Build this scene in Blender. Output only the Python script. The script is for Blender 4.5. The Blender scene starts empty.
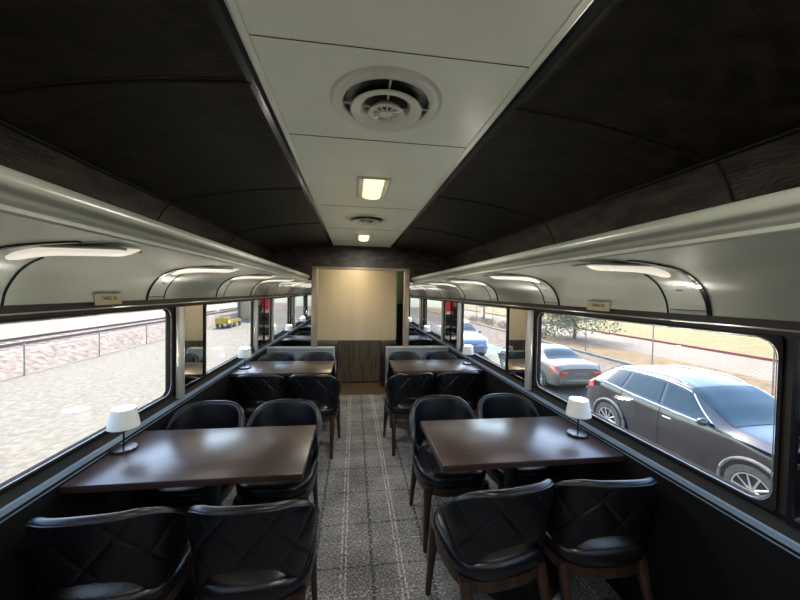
import bpy, bmesh, math, random
from mathutils import Vector, Matrix
random.seed(7)
PI = math.pi
COL = bpy.context.scene.collection
SC = bpy.context.scene

# ---------------------------------------------------------------- materials
def new_mat(name):
    m = bpy.data.materials.new(name); m.use_nodes = True
    nt = m.node_tree; b = nt.nodes['Principled BSDF']
    return m, nt, b

def mat(name, col, rough=.5, metal=0., spec=.5, noise=None, nscale=20., namt=.3, bump=0., bscale=60., stretch=(1, 1, 1), coat=0., detail=4., sheen=0.):
    """principled with noise-driven colour variation and optional bump"""
    m, nt, b = new_mat(name)
    b.inputs['Base Color'].default_value = (*col, 1)
    b.inputs['Roughness'].default_value = rough
    b.inputs['Metallic'].default_value = metal
    b.inputs['Specular IOR Level'].default_value = spec
    b.inputs['Coat Weight'].default_value = coat
    b.inputs['Coat Roughness'].default_value = .05 if coat > .3 else .2
    tc = nt.nodes.new('ShaderNodeTexCoord'); mp = nt.nodes.new('ShaderNodeMapping')
    mp.inputs['Scale'].default_value = stretch
    nt.links.new(tc.outputs['Object'], mp.inputs['Vector'])
    if noise is None: noise = tuple(c * (1 - namt) for c in col)
    n = nt.nodes.new('ShaderNodeTexNoise'); n.inputs['Scale'].default_value = nscale; n.inputs['Detail'].default_value = detail
    nt.links.new(mp.outputs[0], n.inputs['Vector'])
    r = nt.nodes.new('ShaderNodeValToRGB')
    r.color_ramp.elements[0].position = .35; r.color_ramp.elements[1].position = .65
    r.color_ramp.elements[0].color = (*noise, 1); r.color_ramp.elements[1].color = (*col, 1)
    nt.links.new(n.outputs['Fac'], r.inputs[0]); nt.links.new(r.outputs[0], b.inputs['Base Color'])
    if bump:
        n2 = nt.nodes.new('ShaderNodeTexNoise'); n2.inputs['Scale'].default_value = bscale; n2.inputs['Detail'].default_value = 3
        nt.links.new(mp.outputs[0], n2.inputs['Vector'])
        bp = nt.nodes.new('ShaderNodeBump'); bp.inputs['Strength'].default_value = bump; bp.inputs['Distance'].default_value = .01
        nt.links.new(n2.outputs['Fac'], bp.inputs['Height']); nt.links.new(bp.outputs[0], b.inputs['Normal'])
    return m

def emit_mat(name, col, strength):
    m, nt, b = new_mat(name)
    b.inputs['Base Color'].default_value = (*col, 1); b.inputs['Roughness'].default_value = .4
    b.inputs['Emission Color'].default_value = (*col, 1); b.inputs['Emission Strength'].default_value = strength
    n = nt.nodes.new('ShaderNodeTexNoise'); n.inputs['Scale'].default_value = 30
    mx = nt.nodes.new('ShaderNodeMapRange'); mx.inputs[3].default_value = strength * .85; mx.inputs[4].default_value = strength * 1.1
    nt.links.new(n.outputs['Fac'], mx.inputs[0]); nt.links.new(mx.outputs[0], b.inputs['Emission Strength'])
    return m

def glass_mat(name, tint, refl=1.):
    m = bpy.data.materials.new(name); m.use_nodes = True; nt = m.node_tree
    for n in list(nt.nodes): nt.nodes.remove(n)
    o = nt.nodes.new('ShaderNodeOutputMaterial'); mx = nt.nodes.new('ShaderNodeMixShader')
    t = nt.nodes.new('ShaderNodeBsdfTransparent'); t.inputs[0].default_value = (*tint, 1)
    g = nt.nodes.new('ShaderNodeBsdfGlossy'); g.inputs['Roughness'].default_value = .01
    lw = nt.nodes.new('ShaderNodeLayerWeight'); lw.inputs[0].default_value = .5
    f = nt.nodes.new('ShaderNodeMath'); f.operation = 'POWER'; f.inputs[1].default_value = 5
    nt.links.new(lw.outputs['Facing'], f.inputs[0])
    f2 = nt.nodes.new('ShaderNodeMath'); f2.operation = 'MULTIPLY_ADD'; f2.inputs[1].default_value = .6; f2.inputs[2].default_value = .02
    nt.links.new(f.outputs[0], f2.inputs[0]); f = f2
    nt.links.new(f.outputs[0], mx.inputs[0]); nt.links.new(t.outputs[0], mx.inputs[1]); nt.links.new(g.outputs[0], mx.inputs[2])
    nt.links.new(mx.outputs[0], o.inputs[0])
    return m

def carpet_mat():
    m, nt, b = new_mat('carpet_plaid')
    L = nt.links.new
    tc = nt.nodes.new('ShaderNodeTexCoord'); sp = nt.nodes.new('ShaderNodeSeparateXYZ')
    L(tc.outputs['Object'], sp.inputs[0])
    wob = nt.nodes.new('ShaderNodeTexNoise'); wob.inputs['Scale'].default_value = 90; wob.inputs['Detail'].default_value = 2
    L(tc.outputs['Object'], wob.inputs['Vector'])
    def M(op, a, bb=None, c=None):
        n = nt.nodes.new('ShaderNodeMath'); n.operation = op
        for i, v in enumerate((a, bb, c)):
            if v is None: continue
            if isinstance(v, (int, float)): n.inputs[i].default_value = v
            else: L(v, n.inputs[i])
        return n.outputs[0]
    w = M('MULTIPLY', M('SUBTRACT', wob.outputs['Fac'], .5), .016)
    def line(coord, period, off, width):
        c = M('ADD', coord, w)
        r = M('WRAP', M('SUBTRACT', c, off), period / 2, -period / 2)
        a = M('ABSOLUTE', r)
        return M('SUBTRACT', 1., M('SMOOTH_MIN', M('DIVIDE', a, width), 1., .3)) if False else M('LESS_THAN', a, width)
    X, Y = sp.outputs[0], sp.outputs[1]
    # base speckle: short dashes
    def noise(sc, st, det=3):
        mp = nt.nodes.new('ShaderNodeMapping'); mp.inputs['Scale'].default_value = st
        L(tc.outputs['Object'], mp.inputs[0])
        n = nt.nodes.new('ShaderNodeTexNoise'); n.inputs['Scale'].default_value = sc; n.inputs['Detail'].default_value = det
        L(mp.outputs[0], n.inputs['Vector']); return n.outputs['Fac']
    n1 = noise(75, (.7, 3.2, 1)); n2 = noise(75, (3.2, .8, 1)); n3 = noise(3, (1, 1, 1))
    base = M('ADD', M('MULTIPLY', M('SUBTRACT', M('ADD', n1, n2), 1.), 1.35), .47)
    base = M('ADD', base, M('MULTIPLY', M('SUBTRACT', n3, .5), .5))
    brk = M('GREATER_THAN', noise(60, (1, 1, 1)), .47)
    dx = line(X, .33, .02, .010); dy = line(Y, .36, .1, .009)
    lx = M('MAXIMUM', line(X, .33, .172, .005), line(X, .33, .198, .005))
    ly = M('MAXIMUM', line(Y, .36, .27, .004), line(Y, .36, .295, .004))
    v = M('SUBTRACT', base, M('MULTIPLY', M('MULTIPLY', M('MAXIMUM', dx, M('MULTIPLY', dy, .7)), brk), .30))
    v = M('ADD', v, M('MULTIPLY', M('MULTIPLY', M('MAXIMUM', lx, M('MULTIPLY', ly, .5)), brk), .34))
    # fine band stripes
    v = M('MAXIMUM', M('MINIMUM', v, 1.), .06)
    r = nt.nodes.new('ShaderNodeValToRGB')
    e = r.color_ramp.elements; e[0].position = 0; e[0].color = (.010, .010, .012, 1); e[1].position = 1; e[1].color = (.60, .59, .58, 1)
    k = r.color_ramp.elements.new(.42); k.color = (.125, .127, .135, 1)
    L(v, r.inputs[0]); L(r.outputs[0], b.inputs['Base Color'])
    b.inputs['Roughness'].default_value = .95; b.inputs['Specular IOR Level'].default_value = .1
    bp = nt.nodes.new('ShaderNodeBump'); bp.inputs['Strength'].default_value = .5; bp.inputs['Distance'].default_value = .004
    L(noise(400, (1, 1, 1)), bp.inputs['Height']); L(bp.outputs[0], b.inputs['Normal'])
    return m

M = {}
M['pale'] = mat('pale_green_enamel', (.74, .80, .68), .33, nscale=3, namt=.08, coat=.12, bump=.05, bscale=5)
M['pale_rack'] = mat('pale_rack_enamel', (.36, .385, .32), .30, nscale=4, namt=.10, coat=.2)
M['dark'] = mat('dark_embossed_vinyl', (.040, .027, .019), .40, noise=(.0016, .0014, .0012), nscale=11, bump=.3, bscale=60, stretch=(1, 1.8, 1), detail=15)
M['dark2'] = mat('dark_brown_vinyl', (.060, .040, .030), .42, noise=(.006, .005, .0045), nscale=8, bump=.3, bscale=45, stretch=(1, .7, 2.4), detail=15)
M['black'] = mat('black_trim', (.010, .010, .011), .35, nscale=20)
M['gloss_black'] = mat('gloss_black_trim', (.006, .007, .012), .2, nscale=10)
M['rubber'] = mat('black_window_rubber', (.005, .005, .006), .6, spec=.3, nscale=20)
M['seam'] = mat('dark_panel_seam', (.02, .02, .018), .8)  # dark joint lines between panels
M['wainscot'] = mat('dark_wall_fabric', (.003, .003, .0035), .8, spec=.15, nscale=200, bump=.4, bscale=500)
M['header'] = mat('brown_header_laminate', (.020, .014, .013), .35, nscale=40, stretch=(1, .1, 1))
M['ledge'] = mat('sky_tinted_metal_ledge', (.17, .24, .35), .32, metal=.35, nscale=6, namt=.08)  # metal with the blue of the reflected sky put into its colour
M['alu'] = mat('aluminium_post', (.62, .61, .58), .3, metal=.8, nscale=8, namt=.15)
M['mirror'] = mat('mirror_glass', (.80, .80, .79), .015, metal=1., nscale=2, namt=.02)
M['glass'] = glass_mat('window_glass', (.86, .88, .88))
M['cream'] = mat('cream_laminate', (.58, .50, .36), .35, nscale=2, namt=.10, stretch=(3, 1, .3))
M['tan'] = mat('tan_metal_trim', (.36, .30, .22), .35, metal=.35, nscale=8, namt=.2)
M['brushed'] = mat('brown_brushed_metal', (.20, .165, .12), .34, noise=(.10, .085, .065), metal=.55, nscale=14, stretch=(3, 3, .25), bump=.1)
M['woodfloor'] = mat('vestibule_wood_floor', (.12, .075, .045), .35, noise=(.05, .03, .02), nscale=12, stretch=(1, 8, 1))
M['halfwall'] = mat('grey_laminate_partition', (.30, .31, .31), .35, metal=.3, nscale=5, namt=.15)
M['halftrim'] = mat('pale_partition_trim', (.36, .35, .32), .35, nscale=5, namt=.1)
M['olive'] = mat('olive_corridor_wall', (.22, .24, .13), .5, nscale=4, namt=.1)
M['leather'] = mat('black_leather', (.004, .004, .0055), .30, nscale=30, bump=.12, bscale=180, spec=.4)
M['leather_seat'] = mat('black_seat_leather', (.008, .008, .010), .25, nscale=30, bump=.12, bscale=180, spec=.5)
M['walnut'] = mat('chair_walnut', (.045, .022, .013), .38, noise=(.02, .01, .007), nscale=8, stretch=(6, 6, .8), detail=6)
M['tabletop'] = mat('walnut_table_laminate', (.046, .025, .021), .30, noise=(.024, .013, .011), nscale=7, stretch=(.8, 14, 8), detail=8, spec=.6, bump=.01)
M['base_black'] = mat('black_powder_coat', (.012, .012, .012), .4, nscale=40)
M['shade'] = mat('white_lamp_shade', (.62, .61, .59), .5, nscale=4, namt=.04)
M['lampmetal'] = mat('black_lamp_metal', (.02, .02, .022), .25, metal=.3, nscale=10)
M['vent'] = mat('grey_vent_paint', (.64, .68, .58), .3, nscale=6, namt=.10, coat=.2)
M['vent_in'] = mat('pale_vent_metal', (.72, .73, .66), .3, metal=.2, nscale=6)
M['warm_lens'] = emit_mat('warm_lamp_lens', (1., .84, .50), .48)
M['rack_lens'] = emit_mat('rack_lamp_lens', (1., .92, .78), .19)
M['plaque'] = mat('brass_plaque', (.50, .44, .28), .4, metal=.2, nscale=10, namt=.1)
M['ink'] = mat('plaque_ink', (.05, .05, .04), .6)
M['carpet'] = carpet_mat()
# outside
M['gravel'] = mat('pale_gravel_lot', (.150, .130, .100), .95, noise=(.095, .079, .060), nscale=7, detail=15, bump=.3, bscale=20)
M['ballast'] = mat('pink_ballast', (.23, .18, .15), .95, noise=(.085, .062, .052), nscale=5, detail=15, bump=.3, bscale=20)
M['rail'] = mat('rusty_rail_steel', (.10, .065, .05), .6, nscale=10)
M['tie'] = mat('timber_tie', (.16, .12, .10), .9, nscale=6)
M['galv'] = mat('weathered_fence_steel', (.27, .22, .19), .6, metal=.1, nscale=5)
M['asphalt'] = mat('pale_asphalt', (.125, .112, .095), .9, noise=(.09, .08, .068), nscale=3, detail=10)
M['brown_gravel'] = mat('brown_gravel_bank', (.125, .09, .068), .95, noise=(.05, .036, .028), nscale=3, detail=15)
M['drygrass'] = mat('dry_grass', (.165, .098, .032), .95, noise=(.07, .045, .02), nscale=2.4, detail=15)
M['yellowgrass'] = mat('yellow_green_grass', (.17, .118, .032), .95, noise=(.10, .085, .025), nscale=1.2, detail=14)
M['curb'] = mat('concrete_curb', (0.192, 0.176, 0.155), .85, nscale=2)
M['redcurb'] = mat('red_painted_curb', (0.235, 0.061, 0.049), .8, nscale=2)
M['road'] = mat('pale_concrete_road', (.145, .112, .082), .9, nscale=.5, namt=.08)
M['greenpaint'] = mat('green_paint_stripe', (.05, .20, .11), .8, nscale=2)
M['suv'] = mat('black_blue_car_paint', (.010, .012, .020), .14, nscale=3, coat=.6, spec=.5)
M['silver'] = mat('silver_car_paint', (.135, .125, .105), .25, nscale=3, metal=.3, coat=.5, namt=.04)
M['greycar'] = mat('grey_car_paint', (.16, .19, .25), .2, nscale=3, metal=.3, coat=.6, namt=.04)
M['carglass'] = mat('car_glass', (.004, .020, .028), .03, nscale=2, spec=.5)
M['chrome'] = mat('chrome_trim', (.8, .8, .8), .12, metal=1., nscale=3, namt=.05)
M['tyre'] = mat('tyre_rubber', (.10, .09, .08), .85, nscale=20)
M['rim'] = mat('alloy_rim', (.60, .58, .55), .25, metal=.8, nscale=5)
M['wheel_well'] = mat('dark_wheel_well', (.02, .02, .02), .9)
M['redlens'] = mat('red_tail_lens', (.55, .02, .02), .15, nscale=3, coat=1.)
M['whitelens'] = mat('clear_head_lens', (.7, .72, .75), .1, nscale=3, coat=1.)
M['plastic'] = mat('grey_cladding', (.16, .15, .14), .7, nscale=10)
M['bark'] = mat('tree_bark', (.16, .12, .09), .9, nscale=8)
M['leaf'] = mat('grey_green_leaves', (.25, .25, .13), .8, noise=(.12, .13, .07), nscale=1.5)
M['leaf2'] = mat('yellow_green_leaves', (0.270, 0.276, 0.096), .8, noise=(0.132, 0.168, 0.060), nscale=1.2)
M['shrub'] = mat('dark_shrub_leaves', (.14, .12, .07), .85, noise=(.07, .07, .04), nscale=3)
M['beigewall'] = mat('beige_metal_siding', (.34, .25, .14), .7, noise=(.28, .20, .11), nscale=1.5, stretch=(1, 1, .1))
M['brickred'] = mat('salmon_wall', (0.312, 0.180, 0.144), .8, nscale=3)
M['yellow'] = mat('yellow_machine_paint', (.42, .27, .02), .6, nscale=4)
M['skin'] = mat('skin', (.62, .40, .30), .55, nscale=8, namt=.1)
M['redshirt'] = mat('red_cotton', (.60, .03, .06), .85, nscale=20)
M['navy'] = mat('dark_navy_denim', (.015, .02, .04), .85, nscale=30)
M['hair'] = mat('brown_hair', (.06, .035, .02), .6, nscale=30)
M['shoe'] = mat('black_shoe', (.02, .02, .02), .5)
M['outer'] = mat('stainless_car_side', (.4, .4, .4), .4, metal=.6, nscale=3)

# ---------------------------------------------------------------- mesh helpers
def finish(name, bm, m, parent=None, smooth=False, loc=None, recalc=True):
    if recalc: bmesh.ops.recalc_face_normals(bm, faces=bm.faces)
    me = bpy.data.meshes.new(name); bm.to_mesh(me); bm.free()
    me.materials.append(M[m] if isinstance(m, str) else m)
    if smooth:
        me.polygons.foreach_set('use_smooth', [True] * len(me.polygons))
        if smooth != 'all':
            me.set_sharp_from_angle(angle=math.radians(38))
    o = bpy.data.objects.new(name, me); COL.objects.link(o)
    if parent: o.parent = parent
    if loc: o.location = loc
    return o

def thing(name, label, cat, loc=(0, 0, 0), rz=0, group=None):
    o = bpy.data.objects.new(name, None); COL.objects.link(o)
    o.location = loc; o.rotation_euler = (0, 0, rz); o.empty_display_size = .1
    o['label'] = label; o['category'] = cat
    if group: o['group'] = group
    return o
def tag(o, label, cat, group=None, kind=None):
    o['label'] = label; o['category'] = cat
    if group: o['group'] = group
    if kind: o['kind'] = kind
    return o
def struct(o):
    o['kind'] = 'structure'; return o

def dup(root, loc, rz, label):
    r = root.copy(); COL.objects.link(r); r.location = loc; r.rotation_euler = (0, 0, rz); r['label'] = label
    for ch in list(root.children):
        c = ch.copy(); COL.objects.link(c); c.parent = r
        for g in ch.children:
            d = g.copy(); COL.objects.link(d); d.parent = c
    return r

def box(bm, x0, x1, y0, y1, z0, z1, bev=0, seg=2):
    if x0 > x1: x0, x1 = x1, x0
    mtx = Matrix.Translation(((x0+x1)/2, (y0+y1)/2, (z0+z1)/2)) @ Matrix.Diagonal((x1-x0, y1-y0, z1-z0, 1))
    r = bmesh.ops.create_cube(bm, size=1, matrix=mtx)
    if bev:
        es = {e for v in r['verts'] for e in v.link_edges}
        bmesh.ops.bevel(bm, geom=list(es), offset=bev, segments=seg, affect='EDGES', profile=.5)
    return r

def boxo(name, m, x0, x1, y0, y1, z0, z1, parent=None, bev=0):
    bm = bmesh.new(); box(bm, x0, x1, y0, y1, z0, z1, bev)
    return finish(name, bm, m, parent, smooth=bool(bev))

def grid(bm, P, closeu=False, closev=False, capu=False):
    """P[i][j] -> Vector"""
    V = [[bm.verts.new(p) for p in row] for row in P]
    n, k = len(V), len(V[0])
    for i in range(n if closeu else n-1):
        for j in range(k if closev else k-1):
            a, b, c, d = V[i][j], V[(i+1) % n][j], V[(i+1) % n][(j+1) % k], V[i][(j+1) % k]
            try: bm.faces.new((a, b, c, d))
            except ValueError: pass
    if capu:
        for row in (V[0], V[-1]):
            try: bm.faces.new(row)
            except ValueError: pass
    return V

def lathe(bm, prof, seg=32, c=(0, 0, 0), axis='z', cap=True):
    P = []
    for r, h in prof:
        row = []
        for i in range(seg):
            a = 2*PI*i/seg
            x, y = r*math.cos(a), r*math.sin(a)
            row.append((c[0]+x, c[1]+y, c[2]+h) if axis == 'z' else ((c[0]+h, c[1]+x, c[2]+y) if axis == 'x' else (c[0]+x, c[1]+h, c[2]+y)))
        P.append(row)
    grid(bm, P, closev=True, capu=cap)

def tube(bm, pts, r, seg=8, cap=True):
    pts = [Vector(p) for p in pts]; n = len(pts); P = []
    rs = r if isinstance(r, (list, tuple)) else [r]*n
    up = Vector((0, 0, 1))
    for i, p in enumerate(pts):
        t = (pts[min(i+1, n-1)] - pts[max(i-1, 0)]).normalized()
        a = up if abs(t.dot(up)) < .95 else Vector((1, 0, 0))
        u = t.cross(a).normalized(); w = t.cross(u).normalized()
        P.append([p + (u*math.cos(2*PI*k/seg) + w*math.sin(2*PI*k/seg))*rs[i] for k in range(seg)])
    grid(bm, P, closev=True, capu=cap)

def prism_y(bm, prof, y0, y1, close=True):
    """extrude (x,z) profile along y"""
    P = [[(x, y0, z) for x, z in prof], [(x, y1, z) for x, z in prof]]
    grid(bm, P, closev=close, capu=close)

def strip_xz(bm, prof, y0, y1, th, inward=(0, 0)):
    """thin sheet following (x,z) polyline given thickness th offset to the 'up/out' side"""
    pr = [Vector((x, z)) for x, z in prof]; off = []
    for i, p in enumerate(pr):
        t = (pr[min(i+1, len(pr)-1)] - pr[max(i-1, 0)]).normalized()
        off.append(p + Vector((-t.y, t.x))*th)
    loop = [tuple(p) for p in pr] + [tuple(p) for p in reversed(off)]
    prism_y(bm, loop, y0, y1)

def smooth_poly(pts, n=6):
    """catmull-rom through 2D/3D points"""
    out = []; P = [Vector(p) for p in pts]
    for i in range(len(P)-1):
        p0 = P[max(i-1, 0)]; p1 = P[i]; p2 = P[i+1]; p3 = P[min(i+2, len(P)-1)]
        for k in range(n):
            t = k/n
            out.append(tuple(.5*((2*p1) + (p2-p0)*t + (2*p0-5*p1+4*p2-p3)*t*t + (3*p1-p0-3*p2+p3)*t**3)))
    out.append(tuple(P[-1])); return out

# ---------------------------------------------------------------- camera
F = 333.13; ya, pt, ro = [math.radians(a) for a in (7.875, 1.355, 1.025)]
f0 = Vector((math.sin(ya)*math.cos(pt), math.cos(ya)*math.cos(pt), -math.sin(pt)))
r0 = Vector((math.cos(ya), -math.sin(ya), 0)); u0 = r0.cross(f0)
# image rotated clockwise by ro
rr = r0*math.cos(ro) + u0*math.sin(ro)
uu = u0*math.cos(ro) - r0*math.sin(ro)
cam = bpy.data.cameras.new('camera'); co = bpy.data.objects.new('camera', cam); COL.objects.link(co)
mw = Matrix((rr, uu, -f0)).transposed().to_4x4(); mw.translation = Vector((-.107, 0, 1.59))
co.matrix_world = mw
cam.sensor_width = 36; cam.lens = F/800*36; cam.clip_start = .02; cam.clip_end = 600
SC.camera = co

# ---------------------------------------------------------------- layout constants
W = 1.36; WI = 1.31; YE = 4.88; YB = 5.83; Y0 = -2.4; Y1 = 7.6; ZC = 2.253; G = -1.60
WINS = [(-1.05, .49), (.95, 2.49), (3.02, 4.40)]
PIERS = [(Y0, -1.05), (.49, .95), (2.49, 3.02), (4.40, Y1)]

# ---------------------------------------------------------------- floor
bm = bmesh.new(); box(bm, -1.46, 1.46, Y0, 5.13, -.06, 0)
struct(finish('floor', bm, 'carpet'))
bm = bmesh.new(); box(bm, -1.46, 1.46, 5.13, Y1, -.06, -.001)
struct(finish('floor', bm, 'woodfloor'))

# ---------------------------------------------------------------- side walls
def side_wall(s, nm):
    bm = bmesh.new()
    box(bm, s*WI, s*1.392, Y0, Y1, 0, .775)
    box(bm, s*W, s*1.392, Y0, Y1, .775, .85)
    w = struct(finish('wall_'+nm, bm, 'wainscot'))
    bm = bmesh.new()
    box(bm, s*W, s*1.392, Y0, Y1, 1.46, 1.515)
    finish('window_header', bm, 'header', w)
    bm = bmesh.new(); tube(bm, [(s*(W-.003), Y0, 1.482), (s*(W-.003), YE, 1.482)], .004, 6)
    finish('header_bead', bm, 'alu', w)
    for a, b in PIERS:
        boxo('pier', 'header', s*W, s*1.392, a, b, .85, 1.46, w)
    # ledge under windows
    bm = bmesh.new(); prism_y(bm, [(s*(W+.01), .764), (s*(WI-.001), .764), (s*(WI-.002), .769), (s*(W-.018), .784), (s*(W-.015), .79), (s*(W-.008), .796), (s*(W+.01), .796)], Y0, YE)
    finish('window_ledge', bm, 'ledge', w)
    bm = bmesh.new(); prism_y(bm, [(s*(W+.01), .796), (s*(W-.015), .786), (s*(W-.012), .80), (s*(W-.005), .81), (s*(W-.003), .832), (s*(W+.01), .834)], Y0, YE)
    finish('sill_moulding', bm, 'rubber', w, smooth=True)
    # upper wall above the rack, curved in
    bm = bmesh.new()
    pr = smooth_poly([(1.40, 1.52), (1.40, 1.72), (1.372, 1.84), (1.335, 1.95), (1.285, 2.05), (1.235, 2.115)], 4)
    strip_xz(bm, [(s*x, z) for x, z in pr], Y0, Y1, -.05*s)
    finish('upper_panel', bm, 'dark2', w, smooth=True)
    for y in (-1.4, -.17, 1.10, 2.24, 3.40):
        bm = bmesh.new(); tube(bm, [(s*(x-.002), y, z) for x, z in pr], .005, 6); finish('upper_seam', bm, 'seam', w)
    return w
WL = side_wall(-1, 'left'); WR = side_wall(1, 'right')

# outer skin so that no sky leaks in above
bm = bmesh.new()
pr = [(-1.5, 1.5), (-1.5, 2.0), (-1.3, 2.4), (-.6, 2.55), (.6, 2.55), (1.3, 2.4), (1.5, 2.0), (1.5, 1.5)]
strip_xz(bm, pr, Y0-.05, Y1+.05, .04)
struct(finish('roof_shell', bm, 'outer'))

# ---------------------------------------------------------------- windows
def rrect(y0, y1, z0, z1, r, n=6):
    pts = []
    for cy, cz, a0 in ((y1-r, z1-r, 0), (y0+r, z1-r, 90), (y0+r, z0+r, 180), (y1-r, z0+r, 270)):
        for k in range(n+1):
            a = math.radians(a0 + 90*k/n); pts.append((cy + r*math.cos(a), cz + r*math.sin(a)))
    return pts
wn = 0
def window(s, y0, y1, r):
    global wn; wn += 1
    w = struct(thing('window_%d' % wn, 'x', 'x', (0, 0, 0)))
    del w['label'], w['category']
    bm = bmesh.new()
    inn = rrect(y0+.016, y1-.016, .866, 1.446, r); mid = rrect(y0+.006, y1-.006, .856, 1.456, max(r, .02)); out = rrect(y0-.004, y1+.004, .846, 1.464, .02)
    P = [[(s*1.374, a, b) for a, b in inn], [(s*(W+.012), a, b) for a, b in inn], [(s*(W-.012), a, b) for a, b in mid], [(s*(W-.010), a, b) for a, b in out], [(s*(W+.03), a, b) for a, b in out]]
    grid(bm, P, closev=True); finish('window_frame', bm, 'rubber', w, smooth=True)
    bm = bmesh.new()
    b1 = rrect(y0+.011, y1-.011, .861, 1.451, r)
    tube(bm, [(s*(W-.010), a, b) for a, b in b1 + b1[:1]], .0018, 6, cap=False); finish('frame_bead', bm, 'alu', w, smooth=True)
    bm = bmesh.new(); i2 = rrect(y0+.012, y1-.012, .862, 1.450, r)
    grid(bm, [[(s*1.368, a, b) for a, b in i2], [(s*1.373, a, b) for a, b in i2]], closev=True, capu=True)
    finish('window_pane', bm, 'glass', w)
for s in (-1, 1):
    for i, (a, b) in enumerate(WINS): window(s, a, b, .07 if i < 2 else .02)

# mirrors and aluminium posts on the piers
def mirror(s, y0, y1, label):
    t = thing('wall_mirror', label, 'mirror', (s*(W-.002), (y0+y1)/2, .80), 0, 'mirrored panels between the windows')
    cx = s*(W-.002); cy = (y0+y1)/2
    o = boxo('mirror_glass', 'mirror', 0, -s*.008, y0-cy, y1-cy, .06, .655, t)
    bm = bmesh.new()
    for yy in (y0-.012, y1): box(bm, .001*s, -s*.016, yy-cy, yy+.012-cy, .035, .667)
    box(bm, .001*s, -s*.016, y0-cy, y1-cy, .655, .667); box(bm, .001*s, -s*.016, y0-cy, y1-cy, .035, .06)
    finish('mirror_frame', bm, 'gloss_black', t)
    return t
def post(s, y, label):
    bm = bmesh.new()
    pr = [(0, -.036), (-.018, -.034), (-.030, -.024), (-.034, -.008), (-.028, .002), (-.034, .012), (-.030, .026), (-.018, .034), (0, .036)]
    P = [[(s*(x), yy, .806) for x, yy in pr], [(s*(x), yy, 1.458) for x, yy in pr]]
    grid(bm, P, closev=True, capu=True)
    o = finish('window_post', bm, 'alu', None, smooth=True, loc=(s*(W-.0115), y, 0))
    tag(o, label, 'post', 'aluminium posts beside the windows')
for s, nm in ((-1, 'left'), (1, 'right')):
    mirror(s, 2.645, 2.985, 'narrow mirror panel on the %s wall between the two large windows' % nm)
    post(s, 2.575, 'ribbed aluminium post on the %s wall between the nearest window and its mirror panel' % nm)
    post(s, 4.445, 'ribbed aluminium post at the far edge of the second %s window' % nm)
    mirror(s, 4.50, 4.858, 'mirror panel on the %s wall in the far corner against the end partition' % nm)
mirror(1, .545, .90, 'mirror panel at the right edge of the photo before the nearest right window')
mirror(-1, .545, .90, 'mirror panel on the left wall on the camera side of the nearest left window')

P_TABLE, P_CEIL, P_RACK = 4.6, 5., .3
def lamp_light(parent, kind, loc, power, size, col, size_y=None):
    l = bpy.data.lights.new('bulb', kind); l.energy = power; l.color = col
    if kind == 'POINT': l.shadow_soft_size = size
    else:
        l.shape = 'RECTANGLE'; l.size = size; l.size_y = size_y
    o = bpy.data.objects.new('bulb', l); COL.objects.link(o); o.parent = parent; o.location = loc
    return o
# ---------------------------------------------------------------- ceiling
bm = bmesh.new()
arch = smooth_poly([(.44, 2.249), (.74, 2.222), (.99, 2.178), (1.24, 2.117)], 6)
for s in (-1, 1): strip_xz(bm, [(s*x, z) for x, z in arch], Y0, Y1, .04*s)
ceil = struct(finish('ceiling', bm, 'dark', smooth=True))
bm = bmesh.new(); box(bm, -.40, .40, Y0, YE, ZC-.006, ZC+.04)
for s in (-1, 1): box(bm, s*.385, s*.402, Y0, YE, ZC-.012, ZC)
finish('centre_panel', bm, 'pale', ceil)
for s in (-1, 1):
    bm = bmesh.new(); prism_y(bm, [(s*.402, ZC-.002), (s*.402, ZC+.03), (s*.46, ZC+.03), (s*.45, ZC-.008), (s*.425, ZC-.010)], Y0, YE)
    finish('edge_strip', bm, 'gloss_black', ceil)
    bm = bmesh.new(); tube(bm, [(s*.405, Y0, ZC-.010), (s*.405, YE, ZC-.010)], .0035, 6); finish('edge_bead', bm, 'alu', ceil)
    bm = bmesh.new(); tube(bm, [(s*1.236, Y0, 2.114), (s*1.236, YE, 2.114)], .012, 8); finish('cove_trim', bm, 'rubber', ceil, smooth=True)
    for y in (-1.2, -.05, 1.13, 2.235, 3.34):
        bm = bmesh.new(); tube(bm, [(s*x, y, z-.001) for x, z in arch], .0055, 6); finish('arch_seam', bm, 'seam', ceil)
        bm = bmesh.new(); tube(bm, [(s*x, y-.018, z+.001) for x, z in arch], .0045, 6); finish('arch_batten', bm, 'dark2', ceil)
for y in (-.9, .0, .92, 1.465, 2.62, 3.55, 4.4):
    boxo('panel_seam', 'seam', -.385, .385, y, y+(.004 if y != .92 else .002), ZC-.0075, ZC-.004, ceil)

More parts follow.
